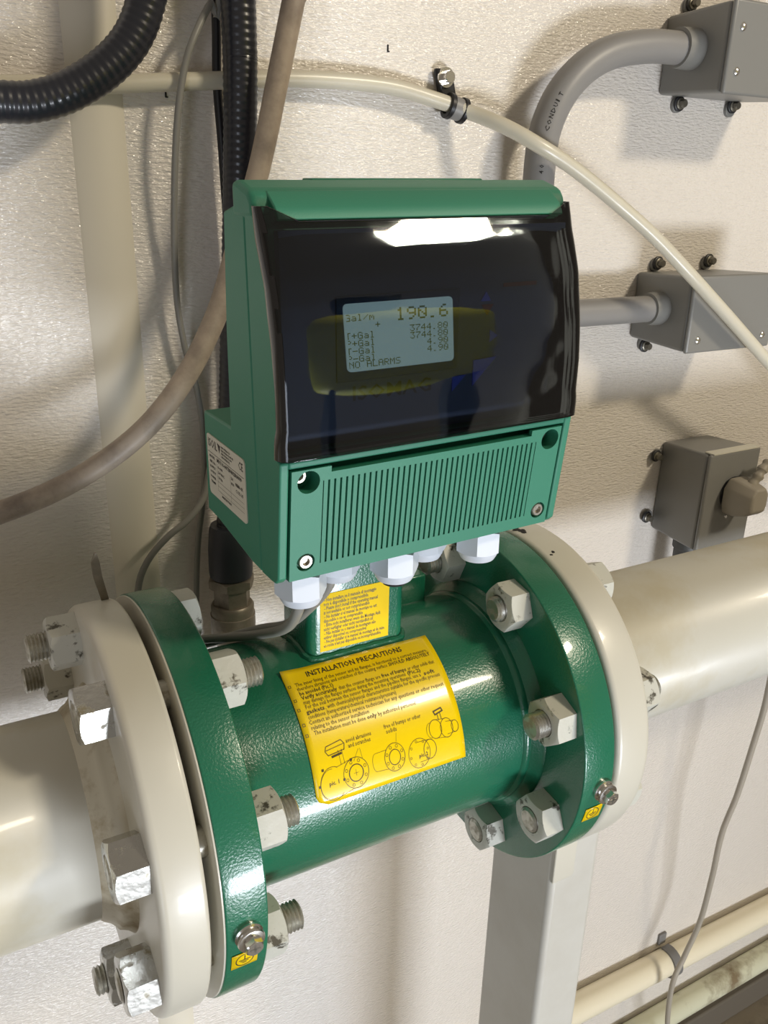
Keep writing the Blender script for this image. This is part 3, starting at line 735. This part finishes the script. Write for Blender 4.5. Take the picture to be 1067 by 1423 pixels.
cable('signal_cable', 'thin grey cable wandering down the wall left of the display unit', 'cable',
      [(24, 190, 700), (-9.1, 188, 446.9), (-17.7, 185, 434.2), (-31.8, 178.0, 413.0), (-39.4, 178.0, 394.3), (-45.3, 178.0, 367.1), (-48.5, 180.0, 337.1), (-49.9, 184.0, 305.7), (-50.3, 188.0, 272.8), (-50, 188, 244), (-46, 188, 213), (-40, 188, 187), (-37, 188, 159), (-37, 188, 125), (-40, 188, 97), (-45, 188, 68), (-48, 188, 38), (-50, 188, 6), (-53, 188, -39), (-54, 188, -90)], 2.3, 'grey_wire')
cable('signal_cable', 'thin grey cable sweeping left behind the left green flange', 'cable',
      [(-18, 168, 176), (-31, 174, 153), (-37, 175, 129), (-43, 175, 107), (-56, 175, 91), (-71, 175, 81), (-85, 175, 68), (-94, 175, 53), (-98, 175, 36), (-101, 175, 13), (-104, 175, -70)], 2.5, 'grey_wire')
cable('drain_tube', 'dusty beige tube passing behind the display unit and sweeping down to the left', 'tube',
      [(66, 146, 640), (28.3, 146.0, 457.7), (22.2, 146.0, 434.0), (16.0, 146.0, 409.8), (8.5, 146.0, 380.9), (2.0, 146.0, 355.6), (-5.7, 146.0, 329.6), (-21.1, 143.0, 289.9), (-34.1, 138.0, 257.9), (-45.2, 134.0, 237.7), (-59.0, 131.0, 216.2), (-76.4, 130.0, 194.1), (-96.6, 130.0, 174.7), (-123.3, 130.0, 157.3), (-153.3, 130.0, 143.8), (-186.0, 130.0, 134.7), (-218.8, 130.0, 129.6), (-400, 130, 125), (-900, 130, 124)], 7.2, 'tube', 18)
cable('air_hose', 'milky translucent hose crossing the wall and drooping to the right', 'hose',
      [(-900, 188, 366), (-300, 188, 372), (-124, 188, 380), (-94, 188, 382), (-54, 188, 386), (-15.4, 188.0, 389.7), (35.8, 188.0, 394.5), (79.8, 188.0, 395.7), (117.9, 188.0, 394.5), (151.5, 187.0, 388.9), (178.4, 183.0, 382.4), (199.5, 160.0, 371.6), (221.7, 143.0, 358.2), (254.8, 138.0, 342.3), (299.1, 133.0, 317.1), (334.5, 124.0, 292.5), (372.2, 114.0, 261.9), (422.9, 112.0, 226.5), (493.7, 114.0, 178.9), (567.5, 116.0, 131.2), (760, 130, -10), (950, 150, -180)], 5.6, 'hose', 18)
# hose clamp
def washer_screw(x, z, name, label, group, s=1.0):
    r = thing(name, label, 'screw', (x, YW, z), group)
    b = MB().lathe([(-3.5*s, 5.5*s), (-3.5*s, 7.2*s), (-.8*s, 7.6*s), (1, 7.4*s)], 24, Matrix.Rotation(-pi/2, 4, 'Z') @ Matrix.Scale(-1, 4, (1, 0, 0)))
    b = MB().lathe([(0, 7.8*s), (2.4*s, 7.8*s), (3.0*s, 6.8*s), (3.0*s, .01)], 24, Matrix.Rotation(-pi/2, 4, 'Z')); b.obj('rubber_washer', 'black', parent=r)
    mt = Matrix.Rotation(-pi/2, 4, 'Z') @ Matrix.Translation((2.6*s, 0, 0))
    b = MB().lathe([(0, 6.2*s), (1.6*s, 6.0*s), (2.2*s, 4.8*s), (2.2*s, .01)], 24, mt); b.nut(7.6*s, 6*s, mt @ Matrix.Translation((1.6*s, 0, 0)))
    b.obj('screw_head', 'dark_steel', parent=r); return r
def hose_clamp():
    c = Vector((173, 187, 383.5)); d = Vector((28, -2, -7)).normalized(); r = thing('hose_clamp', 'black rubber lined loop clamp screwed to the wall around the milky hose', 'clamp', tuple(c))
    mt = at(0, 0, 0, d)
    for s_, w_, ro, m, nm in ((-6, 4, 9.4, 'black', 'rubber_edge'), (6, 4, 9.4, 'black', 'rubber_edge'), (0, 9, 8.2, 'steel', 'metal_band')):
        b = MB().lathe([(s_-w_/2, 6.0), (s_-w_/2, ro), (s_+w_/2, ro), (s_+w_/2, 6.0)], 28, mt, closed=True); b.obj(nm, m if m != 'steel' else 'grey_pvc', parent=r, bevel=.6)
    up = Vector((-.25, 0, 1)); b = MB()
    for q in (-6, 6): pass
    bx = MB().box(-7.5, 7.5, 6, 11.6, 5, 27); b.add([Vector(v)+Vector((-.28*v[2], 0, 0)) for v in bx.v], bx.f); b.obj('tab', 'black', parent=r, bevel=2)
    mt2 = Matrix.Translation((-6.5, 6, 21)) @ Matrix.Rotation(-pi/2, 4, 'Z')
    b = MB().lathe([(0, 7), (1.6, 7), (1.6, .01)], 24, mt2); b.nut(8, 6, mt2 @ Matrix.Translation((1.4, 0, 0))); b.obj('screw', 'steel', parent=r)
hose_clamp()

# conduits and junction boxes
cd_ = thing('electrical_conduit', 'grey plastic elbow conduit curving into the upper right box', 'conduit', (300, 165, 400))
S = spline([(241, 165, 150), (241, 165, 300), (241, 165, 350), (244, 165, 373), (256, 165, 397), (277, 165, 417), (304, 165, 430), (341, 165, 437), (372, 165, 438.5), (400, 165, 439)], 6)
b = MB().tube([p for p in S if p.z > 222], 12.6, 24); b.v = shift(b.v, (300, 165, 400)); b.obj('bent_pipe', 'grey_pvc', parent=cd_, smooth=60)
b = MB().lathe([(374, 12), (374, 15.2), (383, 15.8), (396, 15.8)], 32, Matrix.Translation((0, 165, 439))); b.v = shift(b.v, (300, 165, 400)); b.obj('collar', 'grey_box', parent=cd_)
b = MB().lathe([(0, 12), (0, 15.4), (48, 15.4), (48, .01)], 28, Matrix.Translation((241, 165, 251)) @ Matrix.Rotation(pi/2, 4, 'Y')); b.lathe([(0, 15.0), (18, 15.0), (18, 12)], 28, Matrix.Translation((241, 165, 227))); b.v = shift(b.v, (300, 165, 400)); b.obj('tee_fitting', 'grey_pvc', parent=cd_)
P2 = Print()
for k, ch in enumerate('SCH 40 PVC CONDUIT'):
    if ch == ' ': continue
    s0 = 352+k*4.2
    P2.text(ch, s0, 0, 4.6, None, .05)
def marks2(x, y):
    z = x; xx = 241.0; t = 0
    # follow the bend by nearest height along the spline
    j = min(range(len(S)), key=lambda q: abs(sum((S[k+1]-S[k]).length for k in range(q)) - (x-180)))
    q = S[j]; tg = (S[min(j+1, len(S)-1)]-S[max(j-1, 0)]).normalized(); ln = sum((S[k+1]-S[k]).length for k in range(j)); q = q+tg*((x-180)-ln)
    nb = Vector((0, -1, 0)); sd = tg.cross(nb); th = rad(-38)-(y-3)/12.7
    p = q+(nb*cos(th)+sd*sin(th))*12.75
    return tuple(p-Vector((300, 165, 400)))
P2.obj('printed_marking', 'soot', cd_, marks2)
cd2 = thing('electrical_conduit', 'short straight grey conduit entering the middle junction box from the left', 'conduit', (330, 165, 226))
b = MB().lathe([(259.5, 11.8), (394, 11.8)], 28, Matrix.Translation((0, 165, 227))); b.v = shift(b.v, (330, 165, 226)); b.obj('straight_pipe', 'grey_pvc', parent=cd2)
b = MB().lathe([(379, 12), (379, 14.2), (386, 15.0), (396, 15.0)], 32, Matrix.Translation((0, 165, 227))); b.v = shift(b.v, (330, 165, 226)); b.obj('collar', 'grey_box', parent=cd2)
def jbox(label, x0, x1, z0, z1, y0, screws, tabs):
    r = thing('junction_box', label, 'junction box', ((x0+x1)/2, YW, z0))
    lc = ((x0+x1)/2, YW, z0)
    def q(b, nm, m, **k): b.v = shift(b.v, lc); return b.obj(nm, m, parent=r, **k)
    t = 3.0                                               # body tapers slightly towards the wall
    vs = [(x0+t, YW, z0+t), (x1-t, YW, z0+t), (x1-t, YW, z1-t), (x0+t, YW, z1-t), (x0, y0+5, z0), (x1, y0+5, z0), (x1, y0+5, z1), (x0, y0+5, z1)]
    q(MB().add(vs, [(0, 1, 2, 3), (4, 5, 6, 7), (0, 1, 5, 4), (1, 2, 6, 5), (2, 3, 7, 6), (3, 0, 4, 7)]), 'box_body', 'grey_box', bevel=3, bseg=3)
    c = q(MB().box(x0-.6, x1+.6, y0, y0+4.4, z0-.6, z1+.6), 'cover_plate', 'grey_box', bevel=2.2, bseg=3)
    for x, z in screws:
        b = MB().lathe([(0, 3.2), (1, 3.1), (1.9, 2.0), (2.1, .01)], 20, Matrix.Translation((x, y0, z)) @ Matrix.Rotation(-pi/2, 4, 'Z')); b.v = shift(b.v, lc); b.obj('cover_screw', 'steel', parent=c)
    for x, z in tabs: q(MB().lathe([(-1, 6.4), (3, 6.4), (3.4, 6), (3.4, .01)], 28, Matrix.Translation((x, YW, z)) @ Matrix.Rotation(-pi/2, 4, 'Z')), 'mounting_ear', 'grey_box', bevel=.5)
    return r
jbox('grey junction box in the upper right corner with the elbow conduit', 391, 503, 404, 471, 125, [(402, 452), (402, 420)], [(416, 477), (417, 400), (486, 400)])
jbox('grey junction box in the middle right with the hose passing in front', 393, 504, 192, 259, 125, [(405, 203), (492, 203), (492, 246)], [(417, 262), (486, 262), (414, 188)])
for x, z, l in ((416, 479, 'bolt above the upper right junction box'), (417, 401, 'left bolt under the upper right junction box'), (486, 403, 'right bolt under the upper right junction box'),
                (417, 264, 'left bolt above the middle junction box'), (486, 265, 'right bolt above the middle junction box'), (414, 186, 'bolt under the middle junction box'),
                (452, 68, 'upper bolt left of the socket box'), (451, -1, 'lower bolt left of the socket box')):
    s_ = washer_screw(x, z, 'wall_screw', 'dull hex ' + l + ' with rubber washer', 'hex bolts round the grey boxes', .8)
    for c in s_.children: c.location.y -= .0036
# socket box with plug
sb = jbox('grey socket box low on the right with a grey plug pushed in', 461, 534, -20, 84, 133, [], [(456, 68), (455, -1)])
lc = (497.5, YW, -20)
def q(b, nm, m, **k): b.v = shift(b.v, lc); return b.obj(nm, m, parent=sb, **k)
q(MB().lathe([(0, 17.2), (1.6, 17.0), (2.2, 16), (2.2, .01)], 40, Matrix.Translation((500, 133, 40)) @ Matrix.Rotation(-pi/2, 4, 'Z')), 'socket_face', 'black', label='round black socket')
q(MB().box(464, 531, 132.6, 144, 84.2, 85.4), 'label_strip', 'plate', label='pale label strip on top of the box')
q(MB().lathe([(0, 2), (1.2, 1.6), (1.2, .01)], 16, Matrix.Translation((497, 133, 14)) @ Matrix.Rotation(-pi/2, 4, 'Z')), 'face_screw', 'steel')
pg = thing('power_plug', 'grey moulded power plug in the socket box with its cord leaving right', 'plug', (500, 131, 40))
def q2(b, nm, m, **k): b.v = shift(b.v, (500, 131, 40)); return b.obj(nm, m, parent=pg, **k)
def plug_body():
    b = MB(); R = []
    for y, s, dz in ((130.6, 1.0, 0), (118, 1.0, 0), (104, .82, 1), (98, .66, 3)):
        P = [(-14, -17), (14, -17), (17, -8), (17, 10), (10, 20), (-10, 20), (-17, 10), (-17, -8)]
        R.append([(500+x*s, y, 38+z*s+dz) for x, z in P])
    n = 8; vs = [p for r in R for p in r]; fs = [(i*n+k, i*n+(k+1) % n, (i+1)*n+(k+1) % n, (i+1)*n+k) for i in range(3) for k in range(n)] + [tuple(range(n)), tuple(range(3*n, 4*n))]
    return b.add(vs, fs)
q2(plug_body(), 'plug_body', 'grey_cord', bevel=2.2, bseg=3)
S = spline([(503, 113, 54), (508, 112, 62), (514, 112, 70), (521, 112, 75)], 2)
q2(MB().tube(S, lambda i: 5.6 if (i//2) % 2 == 0 else 4.4, 16), 'strain_relief', 'grey_cord', smooth=30)
S = spline([(519, 112, 74), (527, 111, 77), (540, 110, 79), (565, 110, 74), (600, 112, 40), (640, 115, -60)], 4)
q2(MB().tube(S, 3.4, 12), 'cord', 'grey_cord', smooth=60)
cd3 = thing('electrical_conduit', 'dark grey stub under the socket box, standing for the shade there', 'conduit', (478, 165, -40))
b = MB().lathe([(0, 14.5), (12, 14.5), (14, 12.6), (85, 12.6)], 28, Matrix.Translation((484, 165, -18)) @ Matrix.Rotation(pi/2, 4, 'Y')); b.v = shift(b.v, (478, 165, -40)); b.obj('shade_stub', 'slate', parent=cd3)  # dark stub colour stands for shade below the socket box

cable('hanging_cable', 'grey cord hanging down on the far right in front of the white pipe', 'cable',
      [(585, 95, -80), (583, 100, -170), (590, 105, -233), (591, 110, -292), (589, 115, -363), (582, 120, -424), (588, 125, -500), (597, 135, -590), (586, 140, -652), (572, 140, -696), (578, 140, -776), (600, 140, -860), (660, 130, -932), (760, 90, -936)], 3.6, 'grey_cord')
# pipes along the foot of the wall
lw = thing('floor_pipe', 'white plastic pipe clamped along the wall, upper of the two by the floor', 'pipe', (600, 170, -722))
b = MB().tube([(-200, 180.8, -683), (600, 180.8, -714), (1800, 180.8, -761)], 18.3, 28); b.v = shift(b.v, (600, 170, -722)); b.obj('pipe_run', 'white_pvc', parent=lw)
cl = thing('pipe_strap', 'grey plastic strap holding the white pipe to the wall', 'strap', (610, 199, -714.4))
def strap():
    b = MB(); r0, r1 = 18.8, 22.0; vs = []; fs = []; N_ = 16
    for k in range(N_+1):
        t = rad(62+k*236/N_); c_, s_ = cos(t), sin(t)
        for r in (r0, r1):
            for x in (-7, 7): vs.append((x, c_*r-18.2, s_*r))
    for k in range(N_):
        a, c = 4*k, 4*k+4; fs += [(a+2, a+3, c+3, c+2), (a, c, c+1, a+1), (a, a+2, c+2, c), (a+1, c+1, c+3, a+3)]
    fs += [(0, 1, 3, 2), (4*N_, 4*N_+2, 4*N_+3, 4*N_+1)]
    return b.add(vs, fs)
strap().obj('band', 'strap_grey', parent=cl)
MB().box(-7, 7, -3.2, .8, 17, 36).obj('strap_ear', 'strap_grey', parent=cl, bevel=1.2)
MB().box(-7, 7, -3.2, .8, -36, -17).obj('strap_ear', 'strap_grey', parent=cl, bevel=1.2)
lw2 = thing('floor_pipe', 'grimy off-white pipe below the white one, lower of the two by the floor', 'pipe', (650, 170, -843))
b = MB().tube([(-200, 181.6, -833), (1800, 181.6, -838)], 17.4, 28); b.v = shift(b.v, (650, 170, -843)); b.obj('pipe_run', mat('grimy_pipe', (196, 194, 168), .5, col2=(120, 104, 78), cscale=14, cramp=(.5, .7)), parent=lw2)
b = MB().box(-300, 1800, 178, 199.5, -938, -884); o = b.obj('foot_band_back', mat('dark_foot_band', (92, 84, 72), .7), loc=(900, 190, -938), bevel=3); o['kind'] = 'structure'  # dark band along the foot of the wall, below the lower pipe

# wires from the glands
cable('sensor_wire', 'light grey wire leaving the front left white gland towards the left flange', 'wire',
      [(-66, -54, 138), (-67, -53, 126), (-65, -32, 104), (-66, 5, 81.5), (-75, 40, 64), (-86, 64, 53), (-100, 90, 40), (-106, 110, 10), (-108, 130, -60)], 2.9, 'grey_wire')
cable('sensor_wire', 'light grey wire leaving the rear left white gland beside the stem', 'wire',
      [(-40, -40, 142), (-43, -38.5, 127), (-48, -25, 109), (-51, 0, 87), (-60, 30, 70.5), (-82, 67, 47), (-93, 92, 29), (-95, 112, 0), (-95, 132, -60)], 2.9, 'grey_wire')
# metal tag end sticking up behind the left flange
def tagrod():
    r = thing('metal_strip', 'thin bent metal strip sticking up behind the left pale flange', 'strip', (-148, 40, 107))
    b = MB(); pts = [(-144.5, 40, 98, 2.0), (-145.5, 40, 108, 2.1), (-148.2, 39, 122, 2.4), (-148.8, 38, 131, 2.3), (-148.3, 37.5, 137, .5)]
    vs = []; fs = []
    for x, y, z, w in pts: vs += [(x-w, y-.9, z), (x+w, y-.9, z), (x+w, y+.9, z), (x-w, y+.9, z)]
    for i in range(len(pts)-1):
        for k in range(4): fs.append((4*i+k, 4*i+(k+1) % 4, 4*i+4+(k+1) % 4, 4*i+4+k))
    fs += [(0, 1, 2, 3), (16, 17, 18, 19)]
    b.add(vs, fs); b.v = shift(b.v, (-148, 40, 107)); b.obj('blade', 'fitting', parent=r)
    b = MB().tube([(-145, 40, 100), (-143, 42, 60), (-141, 44, 20)], 2, 8)
tagrod()
# small black marks: cut zip-tie ends stapled in the wall sheet
for x, z, l in ((120, 421, 'tiny black staple high on the wall above the display unit'), (-46, 381, 'tiny black staple beside the left strip under the hose')):
    b = MB().box(x-.45, x+.45, YW-.9, YW+1, z-2.6, z+2.2); b.box(x+.4, x+1.3, YW-.9, YW+1, z-2.6, z-1.8); tag(b.obj('staple', 'soot', loc=(x, YW, z)), l, 'staple')
# unseen tank shape added out of view for the olive reflection in the lid
dr = thing('reflection_prop', 'made-up yellow-green upright form out of view, added for the dim reflection in the dark lid', 'reflection prop', (760, -1500, -940))
upm = Matrix.Rotation(-pi/2, 4, 'Y')
def dome(h0, h1, R_, dh):
    lo = [(h0-dh*cos(k/8*pi/2), R_*sin(k/8*pi/2)+.01) for k in range(9)]
    return lo + [(h1+dh*sin(k/8*pi/2), R_*cos(k/8*pi/2)+.01) for k in range(9)]
MB().lathe(dome(1080, 1330, 290, 260), 48, upm).obj('prop_shell', mat('yellow_green_paint', (228, 226, 40), .5), parent=dr, smooth=50)
for k in range(3):
    t = 2*pi*k/3+.4; x, y = 220*cos(t), 220*sin(t)
    MB().box(x-22, x+22, y-22, y+22, 0, 960).obj('leg', 'coupling', parent=dr, bevel=3)
MB().lathe([(1580, 45), (1610, 45), (1610, 70), (1630, 70), (1630, .01)], 24, upm).obj('prop_cap', 'slate', parent=dr)
